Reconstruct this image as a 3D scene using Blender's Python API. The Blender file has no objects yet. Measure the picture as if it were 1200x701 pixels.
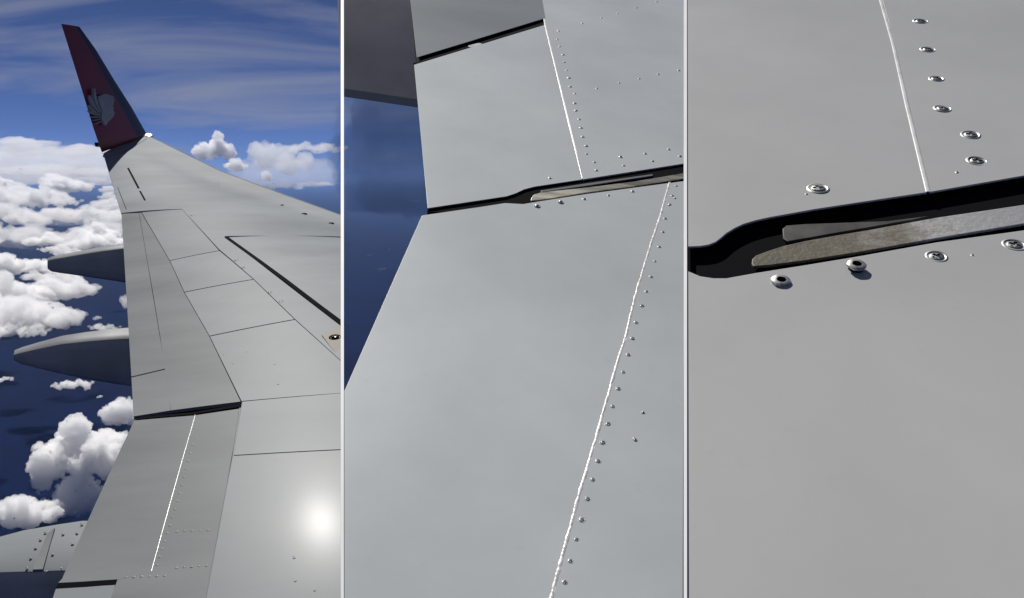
import bpy, bmesh, math, random
from mathutils import Vector, Matrix, noise
R = math.radians
random.seed(7)
S = bpy.context.scene
COL = S.collection

# ------------------------------------------------------------------ camera
F = 1100.0                       # focal length in photograph pixels (1200 wide)
PITCH = math.atan(145.5 / F)
cam_d = bpy.data.cameras.new('camera')
cam_d.sensor_width = 36.0
cam_d.lens = 36.0 * F / 1200.0
cam_d.clip_start = 0.02
cam_d.clip_end = 400000
cam = bpy.data.objects.new('camera', cam_d)
COL.objects.link(cam)
cam.rotation_euler = (R(90) - PITCH, 0, 0)
S.camera = cam
S.render.resolution_x, S.render.resolution_y = 1024, 598

# ------------------------------------------------------------------ sun, sky, exposure
SUN_EL, SUN_AZ = R(52.2), R(-24.7)          # azimuth clockwise from +Y (the view direction)
SUN_DIR = Vector((math.sin(SUN_AZ) * math.cos(SUN_EL), math.cos(SUN_AZ) * math.cos(SUN_EL), math.sin(SUN_EL)))
sl = bpy.data.lights.new('sun', 'SUN')
sl.energy = 4.6
sl.angle = R(0.5)
sl.color = (1.0, 0.965, 0.91)
sun = bpy.data.objects.new('sun', sl)
COL.objects.link(sun)
sun.rotation_euler = SUN_DIR.to_track_quat('Z', 'Y').to_euler()

W = bpy.data.worlds.new('World')
S.world = W
W.use_nodes = True
nt = W.node_tree
nt.nodes.clear()


def N(tree, kind, **kw):
    n = tree.nodes.new(kind)
    for k, v in kw.items():
        if k.startswith('i_'):
            n.inputs[k[2:].replace('_', ' ')].default_value = v
        else:
            setattr(n, k, v)
    return n


sky = N(nt, 'ShaderNodeTexSky', sky_type='NISHITA', sun_disc=False, sun_elevation=SUN_EL,
        sun_rotation=SUN_AZ, altitude=9000.0, air_density=0.7, dust_density=0.1, ozone_density=4.0)
bg = N(nt, 'ShaderNodeBackground', i_Strength=0.10)
wo = N(nt, 'ShaderNodeOutputWorld')
nt.links.new(sky.outputs[0], bg.inputs['Color'])
nt.links.new(bg.outputs[0], wo.inputs['Surface'])
# high thin cloud drawn across the whole sky: streaked noise over the sky direction
tc = N(nt, 'ShaderNodeTexCoord')
sep = N(nt, 'ShaderNodeSeparateXYZ')
nt.links.new(tc.outputs['Generated'], sep.inputs[0])


def M(op, a, b=None, tree=nt, clamp=False):
    n = tree.nodes.new('ShaderNodeMath')
    n.operation = op
    n.use_clamp = clamp
    for i, x in enumerate((a, b)):
        if x is None:
            continue
        if isinstance(x, (int, float)):
            n.inputs[i].default_value = x
        else:
            tree.links.new(x, n.inputs[i])
    return n.outputs[0]


def ramp(tree, src, stops):
    n = tree.nodes.new('ShaderNodeValToRGB')
    e = n.color_ramp.elements
    while len(e) < len(stops):
        e.new(0.5)
    for q, (p, c) in zip(e, stops):
        q.position = p
        q.color = c if len(c) == 4 else (*c, 1)
    tree.links.new(src, n.inputs[0])
    return n.outputs['Color']


# plane-of-cirrus mapping: direction divided by (height + small number)
zden = M('ADD', M('MAXIMUM', sep.outputs['Z'], 0.0), 0.12)
cmb = N(nt, 'ShaderNodeCombineXYZ')
nt.links.new(M('DIVIDE', sep.outputs['X'], zden), cmb.inputs[0])
nt.links.new(M('DIVIDE', sep.outputs['Y'], zden), cmb.inputs[1])
mp = N(nt, 'ShaderNodeMapping')
mp.inputs['Scale'].default_value = (0.55, 1.0, 1.0)
mp.inputs['Location'].default_value = (3.1, 1.7, 0.4)
nt.links.new(cmb.outputs[0], mp.inputs[0])
n1 = N(nt, 'ShaderNodeTexNoise', i_Scale=1.1, i_Detail=6.0, i_Roughness=0.55, i_Distortion=0.6)
nt.links.new(mp.outputs[0], n1.inputs['Vector'])
cir = ramp(nt, n1.outputs['Fac'], [(0.45, (0, 0, 0)), (0.68, (1, 1, 1))])
mixc = N(nt, 'ShaderNodeMix', data_type='RGBA')
nt.links.new(M('MULTIPLY', cir, 0.75), mixc.inputs['Factor'])
tint = N(nt, 'ShaderNodeMix', data_type='RGBA', blend_type='MULTIPLY')
tint.inputs['Factor'].default_value = 1.0
nt.links.new(sky.outputs[0], tint.inputs['A'])
tint.inputs['B'].default_value = (0.44, 0.42, 0.52, 1)
nt.links.new(tint.outputs['Result'], mixc.inputs['A'])
mixc.inputs['B'].default_value = (2.3, 2.5, 3.3, 1)
nt.links.new(mixc.outputs['Result'], bg.inputs['Color'])

S.view_settings.view_transform = 'Standard'
S.view_settings.look = 'None'
S.view_settings.gamma = 1
S.view_settings.use_curve_mapping = False
S.view_settings.exposure = 0.1
S.cycles.use_denoising = True
S.cycles.max_bounces = 12
S.cycles.volume_bounces = 2
S.cycles.transparent_max_bounces = 16


# ------------------------------------------------------------------ helpers
def ray(px, py):
    d = Vector(((px - 600.0) / F, 1.0, (350.5 - py) / F))
    c, s = math.cos(PITCH), math.sin(PITCH)
    return Vector((d.x, d.y * c + d.z * s, -d.y * s + d.z * c))


def at(px, py, depth):
    return ray(px, py) * depth


class Bay:
    """A wing surface: a plane that rises away from the camera, with its own local axes (u across, v outboard, h up)."""

    def __init__(self, px, py, depth, slope, roll, camber=None):
        m = Matrix.Rotation(slope, 3, 'X')
        m = m @ Matrix.Rotation(roll, 3, 'Y')
        self.o = at(px, py, depth)
        self.m = m
        self.e1, self.e2, self.n = m.col[0].copy(), m.col[1].copy(), m.col[2].copy()
        self.camber = camber
        self.mat = Matrix.Translation(self.o) @ m.to_4x4()

    def uv(self, px, py, h=0.0):
        """local (u, v, height) of the point on the cambered skin, raised by h, that the photograph shows there"""
        r = ray(px, py)
        hh = 0.0
        for _ in range(6):
            k = (self.o + self.n * (hh + h)).dot(self.n) / r.dot(self.n)
            q = r * k - self.o
            u, v = q.dot(self.e1), q.dot(self.e2)
            if not self.camber:
                break
            hh = self.camber(u, v)
        return Vector((u, v, hh + h))

    def hgt(self, u, v):
        return self.camber(u, v) if self.camber else 0.0

    def world(self, p):
        return self.mat @ Vector(p)

    def local(self, p):
        return self.mat.inverted() @ Vector(p)

    def mpp(self, px, py):
        """metres per photograph pixel there (across the view)"""
        return (self.world(self.uv(px, py)).length) / F / ray(px, py).length * 1.0


def tag(o, label=None, cat=None, group=None, kind=None):
    if label:
        o['label'] = label
    if cat:
        o['category'] = cat
    if group:
        o['group'] = group
    if kind:
        o['kind'] = kind
    return o


def empty(name, matrix, label, cat, group=None):
    o = bpy.data.objects.new(name, None)
    COL.objects.link(o)
    o.matrix_world = matrix
    o.empty_display_size = 0.2
    return tag(o, label, cat, group)


def mesh_obj(name, bm, mats, parent=None, smooth=True, bevel=None, seg=2, angle=35):
    me = bpy.data.meshes.new(name)
    bmesh.ops.recalc_face_normals(bm, faces=bm.faces)
    bm.to_mesh(me)
    bm.free()
    if not isinstance(mats, (list, tuple)):
        mats = [mats]
    for m in mats:
        me.materials.append(m)
    if smooth:
        me.polygons.foreach_set('use_smooth', [True] * len(me.polygons))
        me.set_sharp_from_angle(angle=R(angle))
    o = bpy.data.objects.new(name, me)
    COL.objects.link(o)
    if parent:
        o.parent = parent
    if bevel:
        b = o.modifiers.new('bevel', 'BEVEL')
        b.width = bevel
        b.segments = seg
        b.limit_method = 'ANGLE'
        b.angle_limit = R(50)
        b.harden_normals = True
    return o


def copy_obj(src, parent=None, matrix=None):
    c = src.copy()
    COL.objects.link(c)
    if parent:
        c.parent = parent
    if matrix is not None:
        c.matrix_local = matrix
    return c


def inset2(poly, ins):
    """move every edge i (poly[i] -> poly[i+1]) inwards by ins[i]; 2-D"""
    n = len(poly)
    area = sum(poly[i].x * poly[(i + 1) % n].y - poly[(i + 1) % n].x * poly[i].y for i in range(n))
    sgn = 1 if area > 0 else -1
    lines = []
    for i in range(n):
        a, b = poly[i], poly[(i + 1) % n]
        d = (b - a).normalized()
        nn = Vector((-d.y, d.x)) * sgn
        lines.append((a + nn * ins[i], d))
    out = []
    for i in range(n):
        (p, d), (q, e) = lines[i - 1], lines[i]
        den = d.x * e.y - d.y * e.x
        if abs(den) < 1e-6:
            out.append(q.copy())
        else:
            t = ((q.x - p.x) * e.y - (q.y - p.y) * e.x) / den
            out.append(p + d * t)
    return out


def patch_into(bm, bay, quad, gap, top, thick, nx, ny):
    """one four-cornered skin patch (photo corners TL,TR,BR,BL) following the camber, with a skirt down to its underside"""
    pts = [bay.uv(*q).to_2d() for q in quad]
    if not isinstance(gap, (list, tuple)):
        gap = [gap] * 4
    tl, tr, br, bl = inset2(pts, gap)
    grid, low = [], []
    for j in range(ny + 1):
        t = j / ny
        rowt = []
        for i in range(nx + 1):
            s = i / nx
            p = (tl * (1 - s) + tr * s) * (1 - t) + (bl * (1 - s) + br * s) * t
            rowt.append(bm.verts.new((p.x, p.y, bay.hgt(p.x, p.y) + top)))
        grid.append(rowt)
    for j in range(ny):
        for i in range(nx):
            bm.faces.new((grid[j][i], grid[j + 1][i], grid[j + 1][i + 1], grid[j][i + 1]))
    ring = [grid[0][i] for i in range(nx + 1)] + [grid[j][nx] for j in range(1, ny + 1)] \
        + [grid[ny][i] for i in range(nx - 1, -1, -1)] + [grid[j][0] for j in range(ny - 1, 0, -1)]
    lowr = [bm.verts.new((v.co.x, v.co.y, v.co.z - thick)) for v in ring]
    k = len(ring)
    for i in range(k):
        bm.faces.new((ring[i], ring[(i + 1) % k], lowr[(i + 1) % k], lowr[i]))
    bm.faces.new(lowr)


def skin(name, bay, quads, mat, parent, gap=0.004, top=0.0, thick=0.03, nx=10, ny=10, bevel=None, label=None):
    bm = bmesh.new()
    for q in quads:
        g = gap
        if isinstance(q, tuple) and isinstance(q[0], list):
            q, g = q
        patch_into(bm, bay, q, g, top, thick, nx, ny)
    o = mesh_obj(name, bm, mat, parent, bevel=bevel)
    if label:
        o['label'] = label
    return o


def plate(name, bay, poly, mat, parent, top=0.0, thick=0.01, bevel=None, h_at=None, label=None):
    """flat many-cornered plate, outline from photo points at height h_at"""
    bm = bmesh.new()
    pts = [bay.uv(x, y, top if h_at is None else h_at) for x, y in poly]
    a = [bm.verts.new((p.x, p.y, top)) for p in pts]
    b = [bm.verts.new((p.x, p.y, top - thick)) for p in pts]
    n = len(a)
    bm.faces.new(a)
    bm.faces.new(b[::-1])
    for i in range(n):
        bm.faces.new((a[i], b[i], b[(i + 1) % n], a[(i + 1) % n]))
    o = mesh_obj(name, bm, mat, parent, bevel=bevel)
    if label:
        o['label'] = label
    return o


def bead(name, bay, pts, r, mat, parent, flat=0.6, top=0.0, wob=0.0, seg=8, sub=6, taper=None):
    """half-round bead along photo points"""
    P = [bay.uv(x, y) for x, y in pts]
    L = []
    for i in range(len(P) - 1):
        for k in range(sub):
            L.append(P[i].lerp(P[i + 1], k / sub))
    L.append(P[-1])
    for p in L:
        p.z = bay.hgt(p.x, p.y)
    bm = bmesh.new()
    rings = []
    for i, p in enumerate(L):
        d = (L[min(i + 1, len(L) - 1)] - L[max(i - 1, 0)])
        d.z = 0
        d.normalize()
        s = Vector((d.y, -d.x, 0))
        rr = r * (1 + wob * (noise.noise(Vector((i * 0.7, r * 900, 3))) * 1.2))
        off = s * (r * wob * noise.noise(Vector((i * 0.45, 7, r * 500))))
        ring = []
        for k in range(seg + 1):
            a = math.pi * k / seg
            ring.append(bm.verts.new(p + off + s * (math.cos(a) * rr) + Vector((0, 0, top + math.sin(a) * rr * flat - 0.0004))))
        rings.append(ring)
    for a, b in zip(rings, rings[1:]):
        for k in range(seg):
            bm.faces.new((a[k], a[k + 1], b[k + 1], b[k]))
    bm.faces.new(rings[0])
    bm.faces.new(rings[-1])
    return mesh_obj(name, bm, mat, parent)


# ------------------------------------------------------------------ materials
def new_mat(name):
    m = bpy.data.materials.new(name)
    m.use_nodes = True
    t = m.node_tree
    return m, t, t.nodes['Principled BSDF']


def mat_paint(name, col, rough, scale=1.0, var=0.06, bump=0.15, streak=(1, 1, 1), coat=0.0, bscale=None, spec=0.5, metal=0.0, bdist=0.01, grime=0.25, crough=0.12):
    m, t, p = new_mat(name)
    co = N(t, 'ShaderNodeTexCoord')
    mpn = N(t, 'ShaderNodeMapping')
    mpn.inputs['Scale'].default_value = streak
    t.links.new(co.outputs['Object'], mpn.inputs[0])
    a = N(t, 'ShaderNodeTexNoise', i_Scale=scale, i_Detail=8.0, i_Roughness=0.6)
    t.links.new(mpn.outputs[0], a.inputs['Vector'])
    c = N(t, 'ShaderNodeMix', data_type='RGBA')
    c.inputs['A'].default_value = (*[x * (1 - var) for x in col], 1)
    c.inputs['B'].default_value = (*[min(1, x * (1 + var)) for x in col], 1)
    sp = N(t, 'ShaderNodeMapRange')
    sp.inputs['From Min'].default_value = 0.34
    sp.inputs['From Max'].default_value = 0.66
    t.links.new(a.outputs['Fac'], sp.inputs['Value'])
    t.links.new(sp.outputs[0], c.inputs['Factor'])
    # fine specks of grime
    g = N(t, 'ShaderNodeTexNoise', i_Scale=scale * 14, i_Detail=4.0, i_Roughness=0.7)
    t.links.new(mpn.outputs[0], g.inputs['Vector'])
    gr = ramp(t, g.outputs['Fac'], [(0.62, (0, 0, 0)), (0.8, (1, 1, 1))])
    c2 = N(t, 'ShaderNodeMix', data_type='RGBA')
    t.links.new(M('MULTIPLY', gr, grime, tree=t), c2.inputs['Factor'])
    t.links.new(c.outputs['Result'], c2.inputs['A'])
    c2.inputs['B'].default_value = (*[x * 0.6 for x in col], 1)
    t.links.new(c2.outputs['Result'], p.inputs['Base Color'])
    rr = N(t, 'ShaderNodeMapRange')
    rr.inputs['To Min'].default_value = rough * 0.85
    rr.inputs['To Max'].default_value = rough * 1.15
    t.links.new(a.outputs['Fac'], rr.inputs['Value'])
    t.links.new(rr.outputs[0], p.inputs['Roughness'])
    p.inputs['Metallic'].default_value = metal
    p.inputs['Specular IOR Level'].default_value = spec
    p.inputs['Coat Weight'].default_value = coat
    p.inputs['Coat Roughness'].default_value = crough
    if bump:
        b = N(t, 'ShaderNodeTexNoise', i_Scale=bscale or scale, i_Detail=2.0, i_Roughness=0.4)
        t.links.new(co.outputs['Object'], b.inputs['Vector'])
        bn = N(t, 'ShaderNodeBump', i_Strength=bump, i_Distance=bdist)
        t.links.new(b.outputs['Fac'], bn.inputs['Height'])
        t.links.new(bn.outputs[0], p.inputs['Normal'])
    return m


PAINT = mat_paint('grey_wing_paint', (0.262, 0.282, 0.295), 0.42, scale=0.9, var=0.12, bump=0.25, bscale=0.7, bdist=0.02, streak=(0.5, 1.4, 1), coat=0.02, crough=0.16, spec=0.03)
PAINT_W = mat_paint('pale_wing_paint', (0.222, 0.241, 0.252), 0.40, scale=0.9, var=0.10, bump=0.3, bscale=1.9, bdist=0.008, streak=(0.5, 1.4, 1), coat=0.012, crough=0.17, spec=0.042)
PAINT_D = mat_paint('tilt_shade_grey_paint', (0.195, 0.205, 0.21), 0.42, scale=0.9, var=0.14, bump=0.25, bscale=0.7, bdist=0.02, streak=(0.4, 1.5, 1), coat=0.02, crough=0.16, spec=0.03)  # same grey darkened: shade of the tilted trailing parts put into the colour
PAINT2 = mat_paint('grey_panel_paint', (0.55, 0.588, 0.595), 0.34, scale=1.5, var=0.085, bump=0.25, bscale=2.2, bdist=0.012)  # same wing paint; this view's brighter light is put into the colour
PAINT3 = mat_paint('grey_close_paint', (0.485, 0.49, 0.48), 0.36, scale=2.0, var=0.06, bump=0.25, bscale=5, bdist=0.004, grime=0.18)  # the wing paint again, lightened to carry the closest view's brightness
DARK = mat_paint('dark_gap', (0.010, 0.010, 0.012), 0.9, scale=9, var=0.3, bump=0, spec=0.1)
RUBBER = mat_paint('black_rubber_seal', (0.004, 0.004, 0.0055), 0.9, scale=20, var=0.3, bump=0.2, bscale=60, bdist=0.001, spec=0.04)
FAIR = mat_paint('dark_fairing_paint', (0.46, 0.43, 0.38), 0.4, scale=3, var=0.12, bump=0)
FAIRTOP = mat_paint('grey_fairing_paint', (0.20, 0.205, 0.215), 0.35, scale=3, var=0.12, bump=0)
RED = mat_paint('dark_red_paint', (0.25, 0.005, 0.017), 0.3, scale=2, var=0.1, bump=0)
NAVY = mat_paint('navy_paint', (0.012, 0.012, 0.03), 0.3, scale=2, var=0.1, bump=0)
WHITE = mat_paint('white_emblem_paint', (0.40, 0.40, 0.43), 0.5, scale=6, var=0.1, bump=0, spec=0.04)
SMOOTHSEAL = mat_paint('pale_edge_sealant', (0.72, 0.72, 0.70), 0.3, scale=30, var=0.15, bump=0)
SEAL = mat_paint('white_sealant', (0.70, 0.70, 0.68), 0.25, scale=60, var=0.3, bump=0.3, bscale=160, bdist=0.003, spec=0.8)
METAL = mat_paint('worn_bare_metal', (0.42, 0.40, 0.33), 0.42, scale=14, var=0.55, bump=0.25, bscale=60, bdist=0.0006, metal=0.9, streak=(0.3, 2, 1))
STEEL = mat_paint('worn_steel', (0.55, 0.55, 0.54), 0.42, scale=150, var=0.45, bump=0, metal=0.85)
BEIGE = mat_paint('beige_paint', (0.30, 0.28, 0.24), 0.5, scale=5, var=0.1, bump=0, spec=0.05)


# ------------------------------------------------------------------ sea
bm = bmesh.new()
RAD = 150000.0
rings = [0, 400, 1200, 4000, 14000, 50000, RAD]
prev = None
for r_ in rings:
    if r_ == 0:
        cur = [bm.verts.new((0, 0, -300))]
    else:
        cur = [bm.verts.new((math.cos(a * math.pi / 32) * r_, math.sin(a * math.pi / 32) * r_, -300)) for a in range(64)]
    if prev:
        for a in range(64):
            b = (a + 1) % 64
            if len(prev) == 1:
                bm.faces.new((prev[0], cur[a], cur[b]))
            else:
                bm.faces.new((prev[a], cur[a], cur[b], prev[b]))
    prev = cur
SEA = mat_paint('deep_sea', (0.003, 0.0075, 0.034), 0.8, scale=0.004, var=0.35, bump=0.5, bscale=0.5, bdist=0.3, grime=0.0, spec=0.01)
tag(mesh_obj('sea', bm, SEA, smooth=False), kind='structure')


# ================================================================== BAY 1: the long wing
def camber1(u, v):
    # chord position 0 at trailing edge .. 1 at leading edge
    a = te_u(v)
    b = le_u(v)
    s = (u - a) / max(b - a, 0.3)
    c = min(b - a, 4.0)
    s = max(-0.1, min(1.05, s))
    hh = c * 0.035 * (1 - (2 * s - 1.15) ** 2)
    dv = min(abs(v + 2.046), 1.5)
    return hh - 0.0125 * dv * dv - 0.0375 * (abs(v + 2.046) - dv)


B1f = Bay(275, 450, 8.3, R(16.5), 0.0)


def lin(pts):
    q = sorted((p.y, p.x) for p in pts)

    def f(v):
        if v <= q[0][0]:
            (a, b), (c, d) = q[0], q[1]
        elif v >= q[-1][0]:
            (a, b), (c, d) = q[-2], q[-1]
        else:
            for i in range(len(q) - 1):
                if q[i][0] <= v <= q[i + 1][0]:
                    (a, b), (c, d) = q[i], q[i + 1]
                    break
        return b + (d - b) * (v - a) / (c - a)
    return f


te_u = lin([B1f.uv(*p) for p in [(121, 180), (156, 488), (60, 697)]])
le_u = lin([B1f.uv(*p) for p in [(171, 158), (257, 200), (399, 252)]])
B1 = Bay(275, 450, 8.3, R(16.5), 0.0, camber1)

wing = empty('airplane_wing', B1.mat, 'whole grey airliner wing with red winglet, receding over white clouds', 'wing')

g = 0.0065
skin('upper_skin', B1, [
    ([(121, 180), (171, 158), (213, 245), (142, 249.8)], [0, 0, 0.003, 0]),
    ([(171, 158), (257, 200), (263, 277), (213, 245)], [0, 0, 0, 0]),
    ([(257, 200), (325, 225.5), (330, 277), (263, 277)], [0, 0, g, 0]),
    ([(325, 225.5), (400.5, 253), (400.5, 277.5), (330, 277)], [0, 0, g, 0]),
    ([(213, 245), (263, 277), (290, 298), (257, 292.8)], [0, 0, 0, 0.003]),
    ([(257, 292.8), (290, 298), (318, 319.5), (297, 327.2)], [0, 0, 0, 0.004]),
    ([(297, 327.2), (318, 319.5), (360, 352), (345.7, 374.3)], [0, 0, 0, 0.004]),
    ([(345.7, 374.3), (360, 352), (400.5, 383), (400.5, 424)], [0, 0, 0, 0.004]),
], PAINT, wing, nx=14, ny=12)
skin('slat_panel', B1, [([(268, 278), (400.5, 278.5), (400.5, 375.5), (331, 324)], [g, 0, 0, 0])], PAINT, wing, nx=12, ny=12)
skin('spoiler', B1, [([(166, 249), (213.5, 245.4), (257, 293.8), (199, 305.5)], [0.002, 0.002, 0.010, 0.002])], PAINT_W, wing, label='spoiler panel nearest the winglet')
skin('spoiler', B1, [([(199, 305.5), (257, 293.8), (297, 327.5), (216, 342.5)], [0.010, 0.002, 0.010, 0.002])], PAINT_W, wing)
skin('spoiler', B1, [([(216, 342.5), (297, 327.5), (345.5, 374.5), (245.6, 394)], [0.010, 0.002, 0.010, 0.002])], PAINT_W, wing)
skin('spoiler', B1, [([(245.6, 394), (345.5, 374.5), (342, 465.3), (283, 470.5)], [0.010, 0, g, 0.002]),
                     ([(345.5, 374.5), (400.5, 424), (400.5, 461), (342, 465.3)], [0.002, 0, g, 0])], PAINT_W, wing)
skin('spoiler', B1, [([(283, 471.5), (400.5, 461.5), (400.5, 528), (273.2, 535)], g)], PAINT_W, wing, top=0.008)
skin('inboard_spoiler', B1, [([(273.2, 535), (400.5, 528), (400.5, 708), (242, 708)], [g, 0, 0, 0])], PAINT_W, wing, top=0.008, nx=24, ny=24, thick=0.05)
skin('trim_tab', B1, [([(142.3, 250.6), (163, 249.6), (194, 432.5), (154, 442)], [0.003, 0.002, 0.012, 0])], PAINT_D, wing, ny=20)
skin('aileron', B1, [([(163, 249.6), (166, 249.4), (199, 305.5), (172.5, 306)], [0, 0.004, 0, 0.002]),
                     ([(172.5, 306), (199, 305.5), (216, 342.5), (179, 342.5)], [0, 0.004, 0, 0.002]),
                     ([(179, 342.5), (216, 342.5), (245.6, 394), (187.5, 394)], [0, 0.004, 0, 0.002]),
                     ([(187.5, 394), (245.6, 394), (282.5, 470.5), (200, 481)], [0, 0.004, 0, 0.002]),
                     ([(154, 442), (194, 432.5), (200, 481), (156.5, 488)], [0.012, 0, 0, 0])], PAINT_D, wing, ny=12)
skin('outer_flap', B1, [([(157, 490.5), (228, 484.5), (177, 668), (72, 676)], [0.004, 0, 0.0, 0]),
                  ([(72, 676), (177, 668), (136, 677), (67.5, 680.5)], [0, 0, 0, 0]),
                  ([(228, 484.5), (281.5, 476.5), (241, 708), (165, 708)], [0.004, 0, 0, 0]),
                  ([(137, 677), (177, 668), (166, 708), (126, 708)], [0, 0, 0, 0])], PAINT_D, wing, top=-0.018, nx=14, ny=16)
skin('inner_flap', B1, [([(65, 687), (134.5, 683), (127, 708), (58, 708)], 0.0)], PAINT_W, wing, top=-0.018)
bead('flap_seam', B1, [(228.5, 484.5), (200, 584), (177, 667)], 0.0032, SEAL, wing, top=-0.017)
bead('edge_strip', B1, [(281.5, 478), (273.2, 536), (241.5, 708)], 0.010, PAINT_W, wing, top=-0.004)

# gap lines: the dark structure just below the skin, and the rounded lower skin of the wing
def under_body(name, bay, left, right, rows, cols, top, depth, mat, parent):
    """closed body under the skin between two photo polylines (equal counts), belly depth largest in the middle"""
    bm = bmesh.new()
    up, dn = [], []
    for (l, r_) in zip(left, right):
        a, b = bay.uv(*l), bay.uv(*r_)
        ra, rb = [], []
        for i in range(cols + 1):
            s = i / cols
            x, y = a.x + (b.x - a.x) * s, a.y + (b.y - a.y) * s
            hh = bay.hgt(x, y)
            ra.append(bm.verts.new((x, y, hh + top)))
            rb.append(bm.verts.new((x, y, hh + top - 0.012 - depth * math.sqrt(max(0.0, s)) * (1 if s < 0.6 else 1 - 0.35 * (s - 0.6)))))
        up.append(ra)
        dn.append(rb)
    n = len(left)
    for j in range(n - 1):
        for i in range(cols):
            bm.faces.new((up[j][i], up[j + 1][i], up[j + 1][i + 1], up[j][i + 1]))
            bm.faces.new((dn[j][i], dn[j][i + 1], dn[j + 1][i + 1], dn[j + 1][i]))
        bm.faces.new((up[j][0], dn[j][0], dn[j + 1][0], up[j + 1][0]))
        bm.faces.new((up[j][-1], up[j + 1][-1], dn[j + 1][-1], dn[j][-1]))
    bm.faces.new(up[0] + dn[0][::-1])
    bm.faces.new(up[-1][::-1] + dn[-1])
    return mesh_obj(name, bm, mat, parent, smooth=True)


under_body('wing_box', B1,
           [(124, 182), (144, 252), (152, 363), (155, 440), (159, 489)],
           [(171, 161), (214, 181), (325, 229), (400, 262), (400, 489)], 4, 16, -0.045, 0.30, DARK, wing)
under_body('wing_box', B1,
           [(160, 489), (112, 594), (62, 703)],
           [(400, 489.5), (400, 594), (400, 703)], 2, 16, -0.062, 0.34, DARK, wing)

# slots and slits that read as lines on the skin
def strip(name, bay, pts, wid, mat, parent, top=0.002, thick=0.004):
    """flat strip along photo points, with its width (metres) given per point; rests on the skin"""
    P = [bay.uv(*p) for p in pts]
    bm = bmesh.new()
    A, B = [], []
    Q, Wd = [], []
    for i in range(len(P) - 1):
        for k in range(8):
            Q.append(P[i].lerp(P[i + 1], k / 8))
            Wd.append(wid[i] + (wid[i + 1] - wid[i]) * k / 8)
    Q.append(P[-1])
    Wd.append(wid[-1])
    rings = []
    for i, p in enumerate(Q):
        d = Q[min(i + 1, len(Q) - 1)] - Q[max(i - 1, 0)]
        d.z = 0
        d.normalize()
        s = Vector((d.y, -d.x, 0)) * Wd[i] * 0.5
        z0 = lambda q: bay.hgt(q.x, q.y) + top
        a, b = p + s, p - s
        rings.append([bm.verts.new((a.x, a.y, z0(a))), bm.verts.new((b.x, b.y, z0(b))),
                      bm.verts.new((b.x, b.y, z0(b) - thick)), bm.verts.new((a.x, a.y, z0(a) - thick))])
    for a, b in zip(rings, rings[1:]):
        for k in range(4):
            bm.faces.new((a[k], a[(k + 1) % 4], b[(k + 1) % 4], b[k]))
    bm.faces.new(rings[0][::-1])
    bm.faces.new(rings[-1])
    return mesh_obj(name, bm, mat, parent)


strip('slat_seal', B1, [(264.5, 278), (333, 327.5), (400.5, 379.5)], [0.035, 0.05, 0.055], RUBBER, wing, top=0.004)
strip('vent_slit', B1, [(150, 197), (162.6, 221)], [0.03, 0.03], RUBBER, wing)
strip('vent_slit', B1, [(164, 224), (170, 235)], [0.025, 0.025], RUBBER, wing)
strip('scribed_line', B1, [(138, 220), (148, 245.5)], [0.008, 0.008], RUBBER, wing)
strip('flap_slot', B1, [(66, 684.4), (101, 682), (135.5, 679.5)], [0.045, 0.05, 0.045], RUBBER, wing, top=-0.016)
strip('gap_shadow_seal', B1, [(157, 489.3), (225, 483), (283, 473.5)], [0.03, 0.035, 0.045], RUBBER, wing, top=-0.012)


# fasteners: one screw head with a cross recess and a paint ring round it, radius 1
def screw_mesh(proud=0.10, ring=True, mats=None):
    bm = bmesh.new()
    n = 24
    def circ(r_, z):
        return [bm.verts.new((math.cos(2 * math.pi * i / n) * r_, math.sin(2 * math.pi * i / n) * r_, z)) for i in range(n)]
    def band(a, b, mi=0):
        for i in range(n):
            f = bm.faces.new((a[i], a[(i + 1) % n], b[(i + 1) % n], b[i]))
            f.material_index = mi
    # swollen paint ring round the hole
    o0, o1, o2, o3 = circ(1.42, -0.02), circ(1.30, 0.07), circ(1.16, 0.09), circ(1.06, 0.01)
    band(o0, o1, 2)
    band(o1, o2, 2)
    band(o2, o3, 2)
    # dark countersink ring, then the head
    i0, i1, i2 = circ(0.92, -0.05), circ(0.84, proud), circ(0.76, proud + 0.06)
    band(o3, i0, 1)
    band(i0, i1, 0)
    band(i1, i2, 0)
    # cross recess
    w_, l_ = 0.19, 0.62
    cr = [(w_, w_), (w_, l_), (-w_, l_), (-w_, w_), (-l_, w_), (-l_, -w_), (-w_, -w_), (-w_, -l_), (w_, -l_), (w_, -w_), (l_, -w_), (l_, w_)]
    zt = proud + 0.08
    top = [bm.verts.new((x, y, zt)) for x, y in cr]
    fl = [bm.verts.new((x * 0.8, y * 0.8, zt - 0.3)) for x, y in cr]
    for k in range(12):
        f = bm.faces.new((top[k], top[(k + 1) % 12], fl[(k + 1) % 12], fl[k]))
        f.material_index = 1
    f = bm.faces.new(fl)
    f.material_index = 1
    es = [bm.edges.get((i2[k], i2[(k + 1) % n])) for k in range(n)] + [bm.edges.get((top[k], top[(k + 1) % 12])) for k in range(12)]
    bmesh.ops.triangle_fill(bm, edges=[e for e in es if e], use_beauty=True)
    me = bpy.data.meshes.new('screw')
    bmesh.ops.recalc_face_normals(bm, faces=bm.faces)
    bm.to_mesh(me)
    bm.free()
    for m in mats:
        me.materials.append(m)
    me.polygons.foreach_set('use_smooth', [True] * len(me.polygons))
    me.set_sharp_from_angle(angle=R(40))
    return me


rnd = random.Random(3)
RIVET1 = screw_mesh(0.12, mats=(FAIR, DARK, PAINT))
RIVET2 = screw_mesh(0.16, mats=(STEEL, DARK, PAINT2))
DIRTY = mat_paint('dirty_screw_head', (0.30, 0.30, 0.29), 0.35, scale=300, var=0.6, bump=0.4, bscale=500, bdist=0.0005, metal=0.6)
SCREW3 = screw_mesh(0.07, mats=(DIRTY, DARK, STEEL))


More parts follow.
